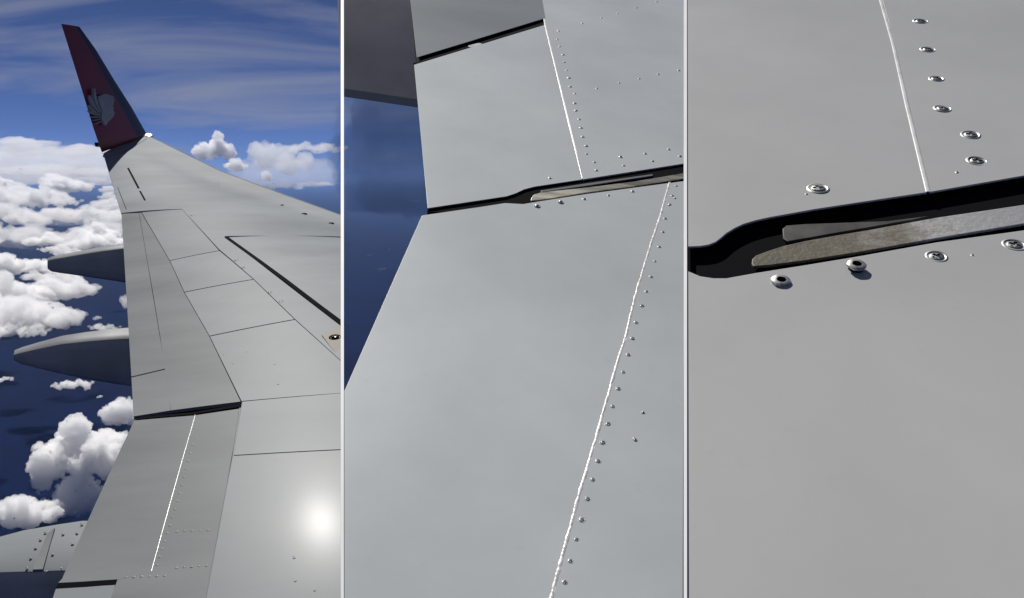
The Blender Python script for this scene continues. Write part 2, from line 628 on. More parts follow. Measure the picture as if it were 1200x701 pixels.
def rivet(name, bay, px, py, r, me, parent, top=0.0, rot=0.0, squash=1.0):
    p = bay.uv(px, py)
    o = bpy.data.objects.new(name, me)
    COL.objects.link(o)
    o.parent = parent
    o.location = (p.x, p.y, p.z + top)
    o.rotation_euler = (rnd.uniform(-.07, .07), rnd.uniform(-.07, .07), rot)
    o.scale = (r * rnd.uniform(.92, 1.08), r * rnd.uniform(.92, 1.08), r * squash)
    return o


def row(bay, pts, n, r, me, parent, top=0.0, name='rivet', jit=0.0):
    P = [Vector(p) for p in pts]
    seg = [(P[i + 1] - P[i]).length for i in range(len(P) - 1)]
    tot = sum(seg)
    for k in range(n):
        d = tot * (k + 0.5) / n
        i = 0
        while i < len(seg) - 1 and d > seg[i]:
            d -= seg[i]
            i += 1
        q = P[i].lerp(P[i + 1], d / seg[i])
        rivet(name, bay, q.x + rnd.uniform(-jit, jit), q.y + rnd.uniform(-jit, jit), r * rnd.uniform(.85, 1.15), me, parent, top, rnd.uniform(0, 3))


row(B1, [(230, 505), (203, 600), (182, 664)], 17, 0.0085, RIVET1, wing, -0.018)
row(B1, [(143, 674), (197, 672)], 6, 0.009, RIVET1, wing, -0.018)
row(B1, [(202, 620.5), (248, 618.5)], 5, 0.0085, RIVET1, wing, -0.018)
row(B1, [(202, 663), (246, 660)], 5, 0.0085, RIVET1, wing, -0.018)
for q in ((329, 240.8), (356, 251), (387.5, 262)):
    rivet('dark_plug', B1, *q, 0.034, screw_mesh(0.05, mats=(DARK, DARK, DARK)) if q[0] == 329 else bpy.data.meshes['screw.003'], wing)
for q in ((277, 305), (285.5, 313.5), (317, 342.7), (330, 353.5), (226, 252.5)):
    rivet('rivet', B1, *q, 0.02, RIVET1, wing)
plate('access_patch', B1, [(377, 393), (398, 385), (400.5, 386), (400.5, 414), (396, 417)], BEIGE, wing,
      top=B1.uv(392, 396).z + 0.006, thick=0.03, h_at=0.006)
rivet('fuel_cap', B1, 392.8, 396, 0.042, screw_mesh(0.3, mats=(RUBBER, METAL, RUBBER)), wing, top=0.006, rot=0.4)
# small bright scuffs where paint has chipped
for k, q in enumerate(((345, 501 + 152), (346, 682), (369, 693), (345, 655), (262, 415), (273, 426), (289, 412), (322, 427), (326, 450), (243, 234))):
    p = B1.uv(*q)
    bm = bmesh.new()
    vs = [bm.verts.new((p.x + math.cos(a) * 0.007 * rnd.uniform(.5, 1.6), p.y + math.sin(a) * 0.009 * rnd.uniform(.5, 1.5), p.z + 0.003 + (0.008 if q[1] > 465 else 0))) for a in [i * math.pi / 4 for i in range(8)]]
    bot = [bm.verts.new((v.co.x, v.co.y, v.co.z - 0.006)) for v in vs]
    bm.faces.new(vs)
    for i in range(8):
        bm.faces.new((vs[i], bot[i], bot[(i + 1) % 8], vs[(i + 1) % 8]))
    mesh_obj('paint_chip', bm, WHITE, wing)


# ---- winglet: blended up from the tip chord, canted outward
class Plane:
    def __init__(self, o, n):
        self.o, self.n = o, n.normalized()

    def hit(self, px, py, off=0.0):
        r = ray(px, py)
        return r * ((self.o + self.n * off).dot(self.n) / r.dot(self.n))


le0 = B1.world(B1.uv(171, 158))
te0 = B1.world(B1.uv(121, 180))
chord = (le0 - te0).normalized()
upv = Vector((0, 0.10, 1.0))
WN = chord.cross(upv).normalized()
if WN.y > 0:
    WN = -WN                                        # faces the cabin
WP = Plane((le0 + te0) / 2, WN)


def lens_body(name, plane, le, te, tmax, mat, parent, cols=10, split=None):
    """aerofoil-section slab between a leading and a trailing polyline (photo points, equal counts)"""
    bm = bmesh.new()
    fr, bk = [], []
    inv = parent.matrix_world.inverted()
    for l, t in zip(le, te):
        a, b = plane.hit(*t), plane.hit(*l)
        rf, rb = [], []
        for i in range(cols + 1):
            s = i / cols
            p = a.lerp(b, s)
            th = tmax * (a - b).length * (2.6 * (math.sqrt(1.001 - s)) * s ** 0.9) * 0.5 + 0.004
            rf.append(bm.verts.new(inv @ (p + plane.n * th * 0.6)))
            rb.append(bm.verts.new(inv @ (p - plane.n * th)))
        fr.append(rf)
        bk.append(rb)
    n = len(le)
    for j in range(n - 1):
        for i in range(cols):
            s = (i + 0.5) / cols
            f1 = bm.faces.new((fr[j][i], fr[j + 1][i], fr[j + 1][i + 1], fr[j][i + 1]))
            f2 = bm.faces.new((bk[j][i], bk[j][i + 1], bk[j + 1][i + 1], bk[j + 1][i]))
            if split and s > split:
                f1.material_index = f2.material_index = 1
        bm.faces.new((fr[j][0], bk[j][0], bk[j + 1][0], fr[j + 1][0]))
        f = bm.faces.new((fr[j][-1], fr[j + 1][-1], bk[j + 1][-1], bk[j][-1]))
        if split:
            f.material_index = 1
    bm.faces.new(fr[0] + bk[0][::-1])
    bm.faces.new(fr[-1][::-1] + bk[-1])
    return mesh_obj(name, bm, mat, parent)


def sub(pl, k=6):
    out = []
    for a, b in zip(pl, pl[1:]):
        for i in range(k):
            out.append((a[0] + (b[0] - a[0]) * i / k, a[1] + (b[1] - a[1]) * i / k))
    return out + [pl[-1]]


LE = sub([(93, 31.5), (112, 58), (134, 94.5), (154, 126), (171.5, 157)])
TE = sub([(72, 28), (84.5, 68), (97, 108), (110, 151), (119.5, 178.5)])
winglet = lens_body('winglet', WP, LE, TE, 0.09, (RED, NAVY), wing, cols=12, split=0.76)
WPb = Plane(WP.o, WP.n)


def flat_on(name, plane, poly, off, mat, parent, thick=0.004):
    bm = bmesh.new()
    inv = parent.matrix_world.inverted()
    a = [bm.verts.new(inv @ plane.hit(x, y, off)) for x, y in poly]
    b = [bm.verts.new(v.co - (inv.to_3x3() @ plane.n) * thick) for v in a]
    n = len(a)
    bm.faces.new(a)
    bm.faces.new(b[::-1])
    for i in range(n):
        bm.faces.new((a[i], b[i], b[(i + 1) % n], a[(i + 1) % n]))
    return mesh_obj(name, bm, mat, parent, smooth=False)


# white wing-and-head emblem: a fan of curved feathers and a ragged-maned head
def wl(x, y):
    return (x / 3.505, y / 3.505)


embl = bmesh.new()
inv = wing.matrix_world.inverted()


def emb_poly(poly, off):
    a = [embl.verts.new(inv @ WP.hit(x, y, off)) for x, y in poly]
    b = [embl.verts.new(v.co - (inv.to_3x3() @ WP.n) * 0.05) for v in a]
    n = len(a)
    embl.faces.new(a)
    for i in range(n):
        embl.faces.new((a[i], b[i], b[(i + 1) % n], a[(i + 1) % n]))


OFF = 0.092
def we(x, y):
    return (95 + x / 11.68, 95 + y / 11.68)


head = [(238, 215), (262, 205), (285, 195), (310, 182), (352, 178), (372, 186), (400, 190), (418, 206), (448, 214), (446, 240), (462, 262), (448, 285), (452, 318),
        (436, 335), (452, 372), (440, 392), (462, 430), (452, 470), (440, 492), (418, 512), (400, 540), (372, 552), (358, 590), (340, 606), (318, 586), (300, 560),
        (292, 520), (284, 480), (288, 440), (290, 400), (272, 350), (252, 300), (240, 255)]
emb_poly([we(*p) for p in head], OFF)
emb_poly([we(*p) for p in ((396, 372), (428, 400), (440, 440), (430, 470), (420, 430))], OFF - 0.002)
for (x0, y0, x1, y1, bx, by, w_) in ((188, 105, 278, 420, 190, 300, 26), (128, 200, 270, 440, 165, 360, 21), (112, 330, 268, 462, 160, 430, 17),
                                     (118, 405, 268, 482, 175, 462, 14), (145, 488, 272, 504, 205, 500, 13), (168, 545, 280, 522, 215, 530, 12),
                                     (205, 590, 292, 545, 240, 570, 11)):
    left_, right_ = [], []
    for k in range(9):
        s = k / 8
        x = (1 - s) ** 2 * x0 + 2 * s * (1 - s) * bx + s * s * x1
        y = (1 - s) ** 2 * y0 + 2 * s * (1 - s) * by + s * s * y1
        dx = 2 * (1 - s) * (bx - x0) + 2 * s * (x1 - bx)
        dy = 2 * (1 - s) * (by - y0) + 2 * s * (y1 - by)
        ln = math.hypot(dx, dy)
        ww = w_ * (0.10 + 0.45 * math.sin(math.pi * (s * 0.80 + 0.12)))
        left_.append(we(x - dy / ln * ww, y + dx / ln * ww))
        right_.append(we(x + dy / ln * ww, y - dx / ln * ww))
    emb_poly(left_ + right_[::-1], OFF)
emblem = mesh_obj('emblem', embl, WHITE, winglet, smooth=False)
emblem['label'] = 'white emblem of a maned head with a fan of feathers'
lamp_b = B1.world(B1.uv(172, 158))

# small light housing on the trailing edge root and the glint cap added at the leading edge root
flat_on('trailing_edge_clip', Plane(WP.o, WP.n), [(114.3, 167), (117.5, 167), (118.5, 172), (115.3, 172)], 0.03, NAVY, wing, 0.06)


def blob(name, center, rad, mat, parent, seg=16):
    bm = bmesh.new()
    bmesh.ops.create_uvsphere(bm, u_segments=seg, v_segments=seg // 2, radius=1)
    inv = parent.matrix_world.inverted()
    for v in bm.verts:
        v.co = inv @ (center + Vector((v.co.x * rad[0], v.co.y * rad[1], v.co.z * rad[2])))
    return mesh_obj(name, bm, mat, parent)


CHROME = mat_paint('polished_metal', (0.9, 0.9, 0.9), 0.25, scale=5, var=0.03, bump=0, metal=1.0)
# curved blend strip along the root of the winglet
bm = bmesh.new()
rows_ = []
for i in range(17):
    s = i / 16
    px, py = 120.5 + (171.5 - 120.5) * s, 180 + (158 - 180) * s + 3.2 * math.sin(math.pi * s)
    p = WP.hit(px, py - 1.0)
    q = B1.world(B1.uv(px, py + 5))
    mid = B1.world(B1.uv(px, py + 0.5, 0.02))
    rr = []
    for k in range(9):
        t = k / 8
        rr.append(bm.verts.new(inv @ ((q * (1 - t) ** 2 + mid * 2 * t * (1 - t) + (p + WP.n * 0.04) * t * t) + Vector((0, 0, 0.006)))))
    rows_.append(rr)
for a, b in zip(rows_, rows_[1:]):
    for k in range(8):
        bm.faces.new((a[k], a[k + 1], b[k + 1], b[k]))
mesh_obj('root_fillet', bm, PAINT, wing)
# cap added for the sun glint at the leading edge root: a shallow convex shell that faces half way between the sun and the cabin
bm = bmesh.new()
bmesh.ops.create_uvsphere(bm, u_segments=20, v_segments=12, radius=1)
hv = (SUN_DIR - ray(174, 160).normalized()).normalized()
cm = Matrix.Translation(WP.hit(173.5, 159.0)) @ hv.to_track_quat('Z', 'Y').to_matrix().to_4x4() @ Matrix.Diagonal((0.10, 0.10, 0.02, 1))
bmesh.ops.transform(bm, matrix=inv @ cm, verts=bm.verts)
mesh_obj('glint_cap', bm, CHROME, wing)
bead('leading_edge_strip', B1, [(175, 160), (215, 178.5), (257, 199.5), (325, 225), (400, 252.4)], 0.009, PAINT, wing, flat=0.8, top=-0.003)


# ---- flap track fairings: canoe bodies that stick out aft below the wing
def fairing(name, secs, width, mats, parent, away=Vector((0.1, 1.0, 0.20)), lean=0.0):
    """secs: (px, py_top, py_bottom, depth) from the root to the pointed end; the body goes back from that near side"""
    away = away.normalized()
    bm = bmesh.new()
    inv = parent.matrix_world.inverted()
    rings = []
    for (px, yt, yb, dep) in secs:
        a, b = at(px, yt, (dep + lean) / ray(px, yt).y), at(px, yb, dep / ray(px, yb).y)
        wd = width * min(1.0, 0.3 + 0.7 * (yb - yt) / (secs[0][2] - secs[0][1]))
        prof = [(0.0, 0.985), (0.0, 0.75), (0.015, 0.4), (0.10, 0.12), (0.3, 0.0), (0.7, 0.0), (0.9, 0.12), (0.985, 0.4), (1.0, 0.75), (1.0, 0.985),
                (0.98, 1.0), (0.5, 1.015), (0.02, 1.0)]
        rings.append([bm.verts.new(inv @ (b.lerp(a, z) + away * (wd * x))) for x, z in prof])
    n = len(rings[0])
    for a, b in zip(rings, rings[1:]):
        for k in range(n):
            f = bm.faces.new((a[k], b[k], b[(k + 1) % n], a[(k + 1) % n]))
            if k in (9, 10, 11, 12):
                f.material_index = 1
    bm.faces.new(rings[0])
    bm.faces.new(rings[-1][::-1])
    return mesh_obj(name, bm, mats, parent, angle=50)


def te_frame(x0, y0, x1, y1, drop):
    a, b = B1.world(B1.uv(x0, y0, -drop)), B1.world(B1.uv(x1, y1, -drop))
    return a.y, (b - a)


def secs(pts, dep):
    return [(x, a, b, dep) for x, a, b in pts]


dA, aw = te_frame(145.5, 291, 143.5, 275, 0.06)
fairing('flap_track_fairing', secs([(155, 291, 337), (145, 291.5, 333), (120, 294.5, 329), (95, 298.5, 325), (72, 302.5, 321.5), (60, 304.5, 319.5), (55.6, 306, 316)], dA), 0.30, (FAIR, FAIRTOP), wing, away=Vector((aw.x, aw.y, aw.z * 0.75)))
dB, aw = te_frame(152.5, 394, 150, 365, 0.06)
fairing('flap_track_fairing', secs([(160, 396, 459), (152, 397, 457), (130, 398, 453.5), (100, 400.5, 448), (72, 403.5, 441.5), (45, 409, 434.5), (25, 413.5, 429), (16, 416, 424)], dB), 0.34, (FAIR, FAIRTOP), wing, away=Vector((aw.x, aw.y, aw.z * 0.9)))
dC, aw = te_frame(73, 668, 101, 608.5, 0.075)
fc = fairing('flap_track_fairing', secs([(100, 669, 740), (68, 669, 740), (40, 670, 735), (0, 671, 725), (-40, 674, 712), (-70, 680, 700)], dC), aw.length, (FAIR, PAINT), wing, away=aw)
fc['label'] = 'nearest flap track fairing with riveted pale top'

fa, fb = at(70, 669, dC / ray(70, 669).y), at(20, 670.5, dC / ray(20, 670.5).y)
FP = Plane(fa + Vector((0, 0, 0.012)), (fa - fb).cross(aw))
if FP.n.z < 0:
    FP = Plane(FP.o, -FP.n)
fm = FP.n.to_track_quat('Z', 'Y').to_matrix().to_4x4()
for x, y in ((315, 433), (297, 478), (250, 577), (335, 395), (185, 430), (165, 460), (145, 495), (125, 535), (110, 575), (258, 437), (215, 520), (190, 590)):
    o = bpy.data.objects.new('rivet', bpy.data.meshes['screw'])
    COL.objects.link(o)
    o.parent = fc
    o.matrix_local = inv @ (Matrix.Translation(FP.hit(x / 3.505, 501 + y / 3.505)) @ fm @ Matrix.Scale(0.0075, 4))
bm = bmesh.new()
st = []
for x, y in ((55, 626), (64, 618.5), (50, 667), (38, 667.5)):
    st.append(bm.verts.new(inv @ FP.hit(x, y, 0.004)))
sb = [bm.verts.new(v.co - Vector((0, 0, 0.02))) for v in st]
bm.faces.new(st)
for i in range(4):
    bm.faces.new((st[i], sb[i], sb[(i + 1) % 4], st[(i + 1) % 4]))
mesh_obj('joint_strip', bm, PAINT_D, fc)
HAZE = 0.00005

# ================================================================== clouds
import numpy as np
def cloud_tex(name, size, depth=3):
    t_ = bpy.data.textures.new(name, 'CLOUDS')
    t_.noise_scale = size
    t_.noise_depth = depth
    t_.noise_basis = 'ORIGINAL_PERLIN'
    t_.noise_type = 'SOFT_NOISE'
    return t_


def np_mesh(name, v, f):
    k = f.shape[1]
    me = bpy.data.meshes.new(name)
    me.vertices.add(len(v))
    me.vertices.foreach_set('co', np.ascontiguousarray(v, np.float32).ravel())
    me.loops.add(f.size)
    me.loops.foreach_set('vertex_index', np.ascontiguousarray(f, np.int32).ravel())
    me.polygons.add(len(f))
    me.polygons.foreach_set('loop_start', np.arange(0, f.size, k, dtype=np.int32))
    me.update(calc_edges=True)
    return me


BALLS = []
for n_ in (2, 1):
    bm = bmesh.new()
    bmesh.ops.create_icosphere(bm, subdivisions=n_, radius=1)
    BALLS.append((np.array([v.co[:] for v in bm.verts]), np.array([[v.index for v in f.verts] for f in bm.faces])))
    bm.free()


def cloud_proto(seed, lumps, tall, spread, voxel=0.018, rad=(0.2, 0.42), base=-0.12, lay=None):
    """a heaped cloud about two units across: lumps on a flat base, smaller heads budding from them, then eroded by noise"""
    q = random.Random(seed)
    bm = bmesh.new()
    balls = []
    for k in range(lumps):
        a = q.uniform(0, 2 * math.pi)
        d = spread * math.sqrt(q.random())
        c = Vector((math.cos(a) * d, math.sin(a) * d * 0.75, 0))
        hgt = max(0.0, 1 - d / spread)
        r_ = q.uniform(*rad) * (0.6 + 0.5 * hgt)
        c.z = q.uniform(0.0, 0.25) + tall * hgt * q.uniform(0.2, 1.0)
        balls.append((c, r_))
    if lay:
        balls = [(Vector(p), r_ * q.uniform(0.85, 1.1)) for p, r_ in lay]
    for (c, r_) in list(balls):
        for k in range(9):
            d = Vector((q.gauss(0, 1), q.gauss(0, 1), abs(q.gauss(0.3, 0.9)))).normalized()
            balls.append((c + d * r_ * q.uniform(0.75, 1.0), r_ * q.uniform(0.28, 0.5)))
    n1_ = len(balls)
    for (c, r_) in list(balls):
        if r_ < 0.05:
            continue
        for k in range(5):
            d = Vector((q.gauss(0, 1), q.gauss(0, 1), abs(q.gauss(0.4, 0.8)))).normalized()
            balls.append((c + d * r_ * q.uniform(0.8, 1.05), r_ * q.uniform(0.25, 0.45)))
    vs, fs, base_i = [], [], 0
    for i, (c, r_) in enumerate(balls):
        tv, tf = BALLS[0 if i < n1_ else 1]
        vs.append(tv * r_ + np.array(c))
        fs.append(tf + base_i)
        base_i += len(tv)
    vs, fs = np.concatenate(vs), np.concatenate(fs)
    low_ = vs[:, 2] < base
    vs[low_, 2] = base + (vs[low_, 2] - base) * 0.25
    me = np_mesh('cloud_blobs', vs, fs)
    o = bpy.data.objects.new('cloud_tmp', me)
    COL.objects.link(o)
    m = o.modifiers.new('r', 'REMESH')
    m.mode = 'VOXEL'
    m.voxel_size = voxel
    for nm, size, st in (('a', 0.36, 0.24), ('b', 0.14, 0.15), ('c', 0.06, 0.10), ('d', 0.025, 0.045)):
        d = o.modifiers.new(nm, 'DISPLACE')
        d.texture = cloud_tex('cl_%d%s' % (seed, nm), size, 2)
        d.strength = st
        d.mid_level = 0.5
        d.texture_coords = 'LOCAL'
    dg = bpy.context.evaluated_depsgraph_get()
    out = bpy.data.meshes.new_from_object(o.evaluated_get(dg))
    bpy.data.objects.remove(o)
    bpy.data.meshes.remove(me)
    # keep the one big body, drop stray crumbs
    nv = len(out.vertices)
    co = np.empty(nv * 3, np.float32)
    out.vertices.foreach_get('co', co)
    ed = np.empty(len(out.edges) * 2, np.int32)
    out.edges.foreach_get('vertices', ed)
    ea, eb = ed[0::2], ed[1::2]
    lab = np.arange(nv)
    while True:
        mn = np.minimum(lab[ea], lab[eb])
        new = lab.copy()
        np.minimum.at(new, lab[ea], mn)
        np.minimum.at(new, lab[eb], mn)
        new = new[new]
        if (new == lab).all():
            break
        lab = new
    ids, cnt = np.unique(lab, return_counts=True)
    keepv = lab == ids[cnt.argmax()]
    li = np.empty(len(out.loops), np.int32)
    out.loops.foreach_get('vertex_index', li)
    quads = li.reshape(-1, 4)
    quads = quads[keepv[quads[:, 0]]]
    remap = np.cumsum(keepv) - 1
    bpy.data.meshes.remove(out)
    out = np_mesh('cloud_shape', co.reshape(-1, 3)[keepv], remap[quads])
    out.polygons.foreach_set('use_smooth', [True] * len(out.polygons))
    return out


def vol_mat(name, dens, aniso, col=(0.995, 0.995, 0.995)):
    m_ = bpy.data.materials.new(name)
    m_.use_nodes = True
    t_ = m_.node_tree
    t_.nodes.clear()
    o_ = N(t_, 'ShaderNodeOutputMaterial')
    v_ = N(t_, 'ShaderNodeVolumePrincipled')
    v_.inputs['Color'].default_value = (*col, 1)
    v_.inputs['Density'].default_value = dens
    v_.inputs['Anisotropy'].default_value = aniso
    t_.links.new(v_.outputs[0], o_.inputs['Volume'])
    return m_


CUM_NEAR = vol_mat('cloud_droplets_near', 1.0, 0.4)
CUM_MID = vol_mat('cloud_droplets_mid', 0.30, 0.4)
CUM_FAR = vol_mat('cloud_droplets_far', 0.085, 0.4)
THIN = vol_mat('thin_cloud', 0.012, 0.4)
SHAPES = [cloud_proto(1, 16, 0.7, 0.8), cloud_proto(2, 24, 0.25, 1.0), cloud_proto(3, 11, 1.1, 0.6),
          cloud_proto(4, 30, 0.12, 1.15, rad=(0.12, 0.30)), cloud_proto(5, 14, 0.5, 0.75)]
BANK = [((x * 0.25, y_ * 0.2, z * 0.2), 0.24) for x in range(-4, 5) for z in range(0, 4) for y_ in (0, 1)]
SHAPES.append(cloud_proto(6, 26, 0.05, 1.2, voxel=0.035, rad=(0.14, 0.26)))
SHAPES.append(cloud_proto(7, 5, 0.1, 1.0, voxel=0.045, lay=BANK))


def cloud(shape, mat, px, py, dist, wide, label=None, group=None, rot=0.0, tallness=1.0, deep=1.0):
    """a cloud centred where the photograph shows one; wide = its width there in photo pixels"""
    me = SHAPES[shape]
    key = me.name + mat.name
    if key not in bpy.data.meshes:
        m2 = me.copy()
        m2.name = key
        m2.materials.clear()
        m2.materials.append(mat)
    o = bpy.data.objects.new('cloud', bpy.data.meshes[key])
    COL.objects.link(o)
    o.location = at(px, py, dist)
    s = wide * dist / F / 2.3
    o.scale = (s, s * deep, s * tallness)
    o.rotation_euler = (0, 0, rot)
    return tag(o, label, 'cloud', group)


# the heap behind the flap, in the lower left
GH = 'heaped clouds beside the flap'
cloud(0, CUM_NEAR, 104, 548, 235, 160, 'largest heaped white cloud, behind the flap in the lower left', GH, 0.6, 0.9)
cloud(2, CUM_NEAR, 142, 500, 260, 84, 'white cloud head peeping out along the outer flap edge', GH, 2.0, 1.0)
cloud(4, CUM_NEAR, 92, 595, 228, 110, 'greyish cloud body under the largest heaped cloud', GH, 4.0, 0.9)
cloud(1, CUM_NEAR, 26, 612, 215, 100, 'rounded white cloud just above the nearest fairing', GH, 1.0, 1.0)
cloud(2, CUM_NEAR, 50, 575, 230, 44, 'narrow ragged cloud tuft left of the largest heaped cloud', GH, 5.0, 1.5)
GS = 'small clouds over the dark sea'
cloud(3, CUM_NEAR, 84, 455, 330, 46, 'thin flat cloud scrap just below the middle fairing', GS, 0.3, 0.8)
cloud(5, CUM_NEAR, 114, 466, 320, 15, 'tiny cloud scrap below the middle fairing root', GS, 2.3)
cloud(3, CUM_NEAR, 4, 447, 350, 24, 'small cloud scrap at the left border below the fairing tip', GS, 1.3, 0.8)
cloud(5, CUM_MID, 110, 374, 480, 22, 'small lone cloud between the two fairings', GS, 1.9, 1.0)
cloud(2, CUM_MID, 147, 362, 500, 26, 'upright cloud puff touching the trailing edge between fairings', GS, 0.9, 1.6)
cloud(3, CUM_MID, 124, 386, 470, 40, 'low cloud rim just above the middle fairing', GS, 2.9, 0.7)
# towers near the horizon
GT = 'cloud towers near the horizon'
cloud(2, CUM_FAR, 23, 240, 2100, 44, 'tall cloud tower at the left border below the horizon', GT, 0.2, 1.1)
cloud(0, CUM_FAR, 46, 243, 2200, 30, 'short cloud tower beside the tall one at the left', GT, 1.2, 1.0)
cloud(0, CUM_FAR, 120, 266, 1700, 62, 'broad cloud tower against the outer trailing edge', GT, 2.2, 1.0)
cloud(0, CUM_FAR, 252, 184, 3000, 62, 'billowing cloud rising behind the leading edge by the winglet', GT, 3.4, 1.1)
cloud(4, CUM_FAR, 276, 199, 2900, 40, 'lower cloud shoulder just above the leading edge', GT, 0.5, 0.9)
cloud(2, CUM_FAR, 312, 213, 2600, 26, 'small pointed cloud on the leading edge under the streaked band', GT, 1.5, 1.3)
# bright streaked sheets along the horizon
GB = 'flat bright cloud sheets along the horizon'
cloud(5, THIN, 338, 196, 4200, 130, 'broad bright cloud sheet right of the billowing cloud', GB, 0.2, 1.1, 1.5)
cloud(3, THIN, 372, 178, 4300, 75, 'upper bright wisp at the right of the winglet view', GB, 3.3, 0.6, 1.5)
cloud(5, THIN, 25, 178, 4400, 170, 'long pale cloud sheet left of the winglet', GB, 1.0, 0.45, 1.5)
cloud(3, THIN, 104, 183, 4000, 90, 'short pale cloud sheet touching the winglet foot', GB, 1.4, 0.55, 1.5)
cloud(5, THIN, -60, 184, 4300, 130, 'pale cloud sheet cut by the left border', GB, 2.4, 0.45, 1.5)
cloud(3, THIN, 60, 205, 3900, 190, 'grey white cloud layer along the horizon left of the wing', GB, 4.4, 0.25, 1.5)
VEIL = vol_mat('cloud_veil', 0.0035, 0.4)
cloud(6, VEIL, -30, 210, 4600, 330, 'soft white veil of cloud along the horizon left of the winglet', GB, 0.0, 0.30, 1.5)
cloud(6, VEIL, 335, 214, 4600, 112, 'soft white veil of cloud along the horizon right of the winglet', GB, 3.1, 0.62, 1.5)
cloud(3, THIN, 322, 221, 4000, 62, 'low wisp under the bright cloud sheet, over the leading edge', GB, 0.7, 0.35, 1.5)
cloud(3, THIN, 374, 217, 4000, 52, 'low wisp under the bright cloud sheet, at its right end', GB, 2.7, 0.35, 1.5)
# broken field of cumulus, left of the wing
q = random.Random(21)
GF = 'broken cloud field left of the wing'
for (x0, x1, y0, y1, n, w0, w1, where) in (
        (-110, 140, 214, 236, 26, 24, 60, 'farthest row of the broken cloud field, just under the horizon'),
        (-110, 150, 236, 262, 30, 26, 62, 'far part of the broken cloud field, below the horizon row'),
        (-110, 150, 262, 300, 34, 28, 62, 'broken cloud field level with the top of the upper fairing'),
        (-130, 95, 300, 352, 26, 36, 70, 'broken cloud field just below the upper fairing'),
        (-140, 62, 345, 398, 24, 46, 84, 'near edge of the broken cloud field, by the middle fairing tip')):
    for k in range(n):
        px, py = q.uniform(x0, x1), q.uniform(y0, y1)
        d = 70 * F / (py + 6 - 205)
        m_ = CUM_MID if d < 900 else CUM_FAR
        cloud(q.choice((0, 1, 1, 3, 3, 4)), m_, px, py, d, q.uniform(w0, w1) * 1.25, 'puff in the ' + where, GF, q.uniform(0, 6.28), q.uniform(0.45, 0.95))
GM = 'large cloud masses left of the wing'
cloud(1, CUM_MID, 34, 378, 70 * F / 185, 120, 'largest cloud mass at the left border above the middle fairing', GM, 0.4, 0.8)
cloud(0, CUM_MID, 62, 350, 70 * F / 152, 86, 'cloud mass sloping down to the right under the upper fairing tip', GM, 2.0, 0.7)
cloud(1, CUM_MID, 6, 318, 70 * F / 120, 90, 'cloud mass at the left border level with the upper fairing', GM, 1.1, 0.7)
cloud(3, CUM_FAR, 82, 258, 70 * F / 62, 110, 'wide flat sunlit cloud between the two cloud towers', GM, 0.3, 0.6)
cloud(1, CUM_FAR, 95, 283, 70 * F / 86, 80, 'low cloud mass just above the upper fairing', GM, 4.3, 0.6)
MIST = vol_mat('cloud_mist', 0.006, 0.4)
for k, (px, py, w_, lab) in enumerate(((20, 290, 190, 'thin mist sheet spread through the far cloud field at the left border'), (100, 262, 150, 'thin mist sheet behind the upper fairing'),
                                       (30, 350, 150, 'thin mist sheet around the largest cloud mass'))):
    cloud(3, MIST, px, py, 70 * F / (py - 200), w_, lab, 'thin mist sheets among the clouds', k * 2.0, 0.35)
# dark bank added to darken the background far beyond the middle view
cloud(6, vol_mat('dark_backdrop', 0.03, 0.0, (0.10, 0.17, 0.36)), 613, 230, 900, 400, 'dark blue bank added as backdrop beyond the middle view', None, 0.0, 0.85, 0.5)
# faint scraps over the sea beyond the middle view
for k, (px, py, w_, lab) in enumerate(((488, 236, 14, 'faint cloud scrap against the lower edge of the middle panel'), (455, 293, 10, 'brightest faint cloud scrap in the sea wedge of the middle view'),
                                  (430, 300, 10, 'small faint scrap left of the brightest scrap in the sea wedge'), (445, 317, 16, 'long faint cloud scrap under the brightest scrap in the sea wedge'),
                                  (410, 380, 9, 'lowest faint cloud scrap in the sea wedge of the middle view'), (478, 288, 6, 'tiny faint cloud scrap on the flap edge of the middle view'),
                                  (404, 226, 6, 'tiny faint cloud scrap beside the first white border strip'))):
    cloud(5, THIN, px, py, 70 * F / (py - 200), w_ * 1.6, lab, 'faint scraps beyond the middle view', k * 1.1, 0.6)

# ------------------------------------------------------------------ the air itself
if HAZE:
    bm = bmesh.new()
    bmesh.ops.create_cube(bm, size=1)
    for v in bm.verts:
        v.co = Vector((v.co.x * 320000, v.co.y * 320000, -301 if v.co.z < 0 else 190))
    hz = mesh_obj('haze', bm, vol_mat('air', HAZE, 0.2, (0.30, 0.50, 1.0)), smooth=False)
    tag(hz, kind='stuff')
S.cycles.volume_bounces = 24
S.cycles.max_bounces = 26

# ================================================================== BAY 2: the riveted panel joint, closer
def z1(x, y, ox=400, oy=0, k=2.805):
    return (ox + x / k, oy + y / k)


B2 = Bay(600, 350, 1.9, R(27.0), R(8.0))
sec2 = empty('wing_section', B2.mat, 'middle view of wing panels, long rivet row beside white sealant seam', 'wing section', 'close views of the wing joint')
T2 = 0.004
SEAMP = [(784.7, 214), (774.7, 251), (764, 283), (744.4, 347.6), (733.7, 394), (725, 420), (711.5, 468), (698, 516), (680, 576), (663, 638), (645, 704)]
skin('aileron_panel', B2, [([(478, -25), (631, -25), (639, 21.5), (488.4, 67.7)], 0.0)], PAINT, sec2, thick=0.002, bevel=0.0004, top=0.001, nx=6, ny=6)
ES = [(631, -25), (634, 0), (638.5, 30), (682.7, 210.3)]
plate('aileron_panel', B2, [(485.4, 76), (637.6, 29.5), (681.9, 210.4), (626, 218.8), (614, 222), (605, 226.3), (594, 230), (501.3, 244)], PAINT2, sec2, thick=0.002, bevel=0.0004)
plate('spar_panel', B2, [(x + 0.5, y) for x, y in ES] + [(803.4, 191.5), (803.4, -25)], PAINT2, sec2, thick=T2, bevel=0.001)
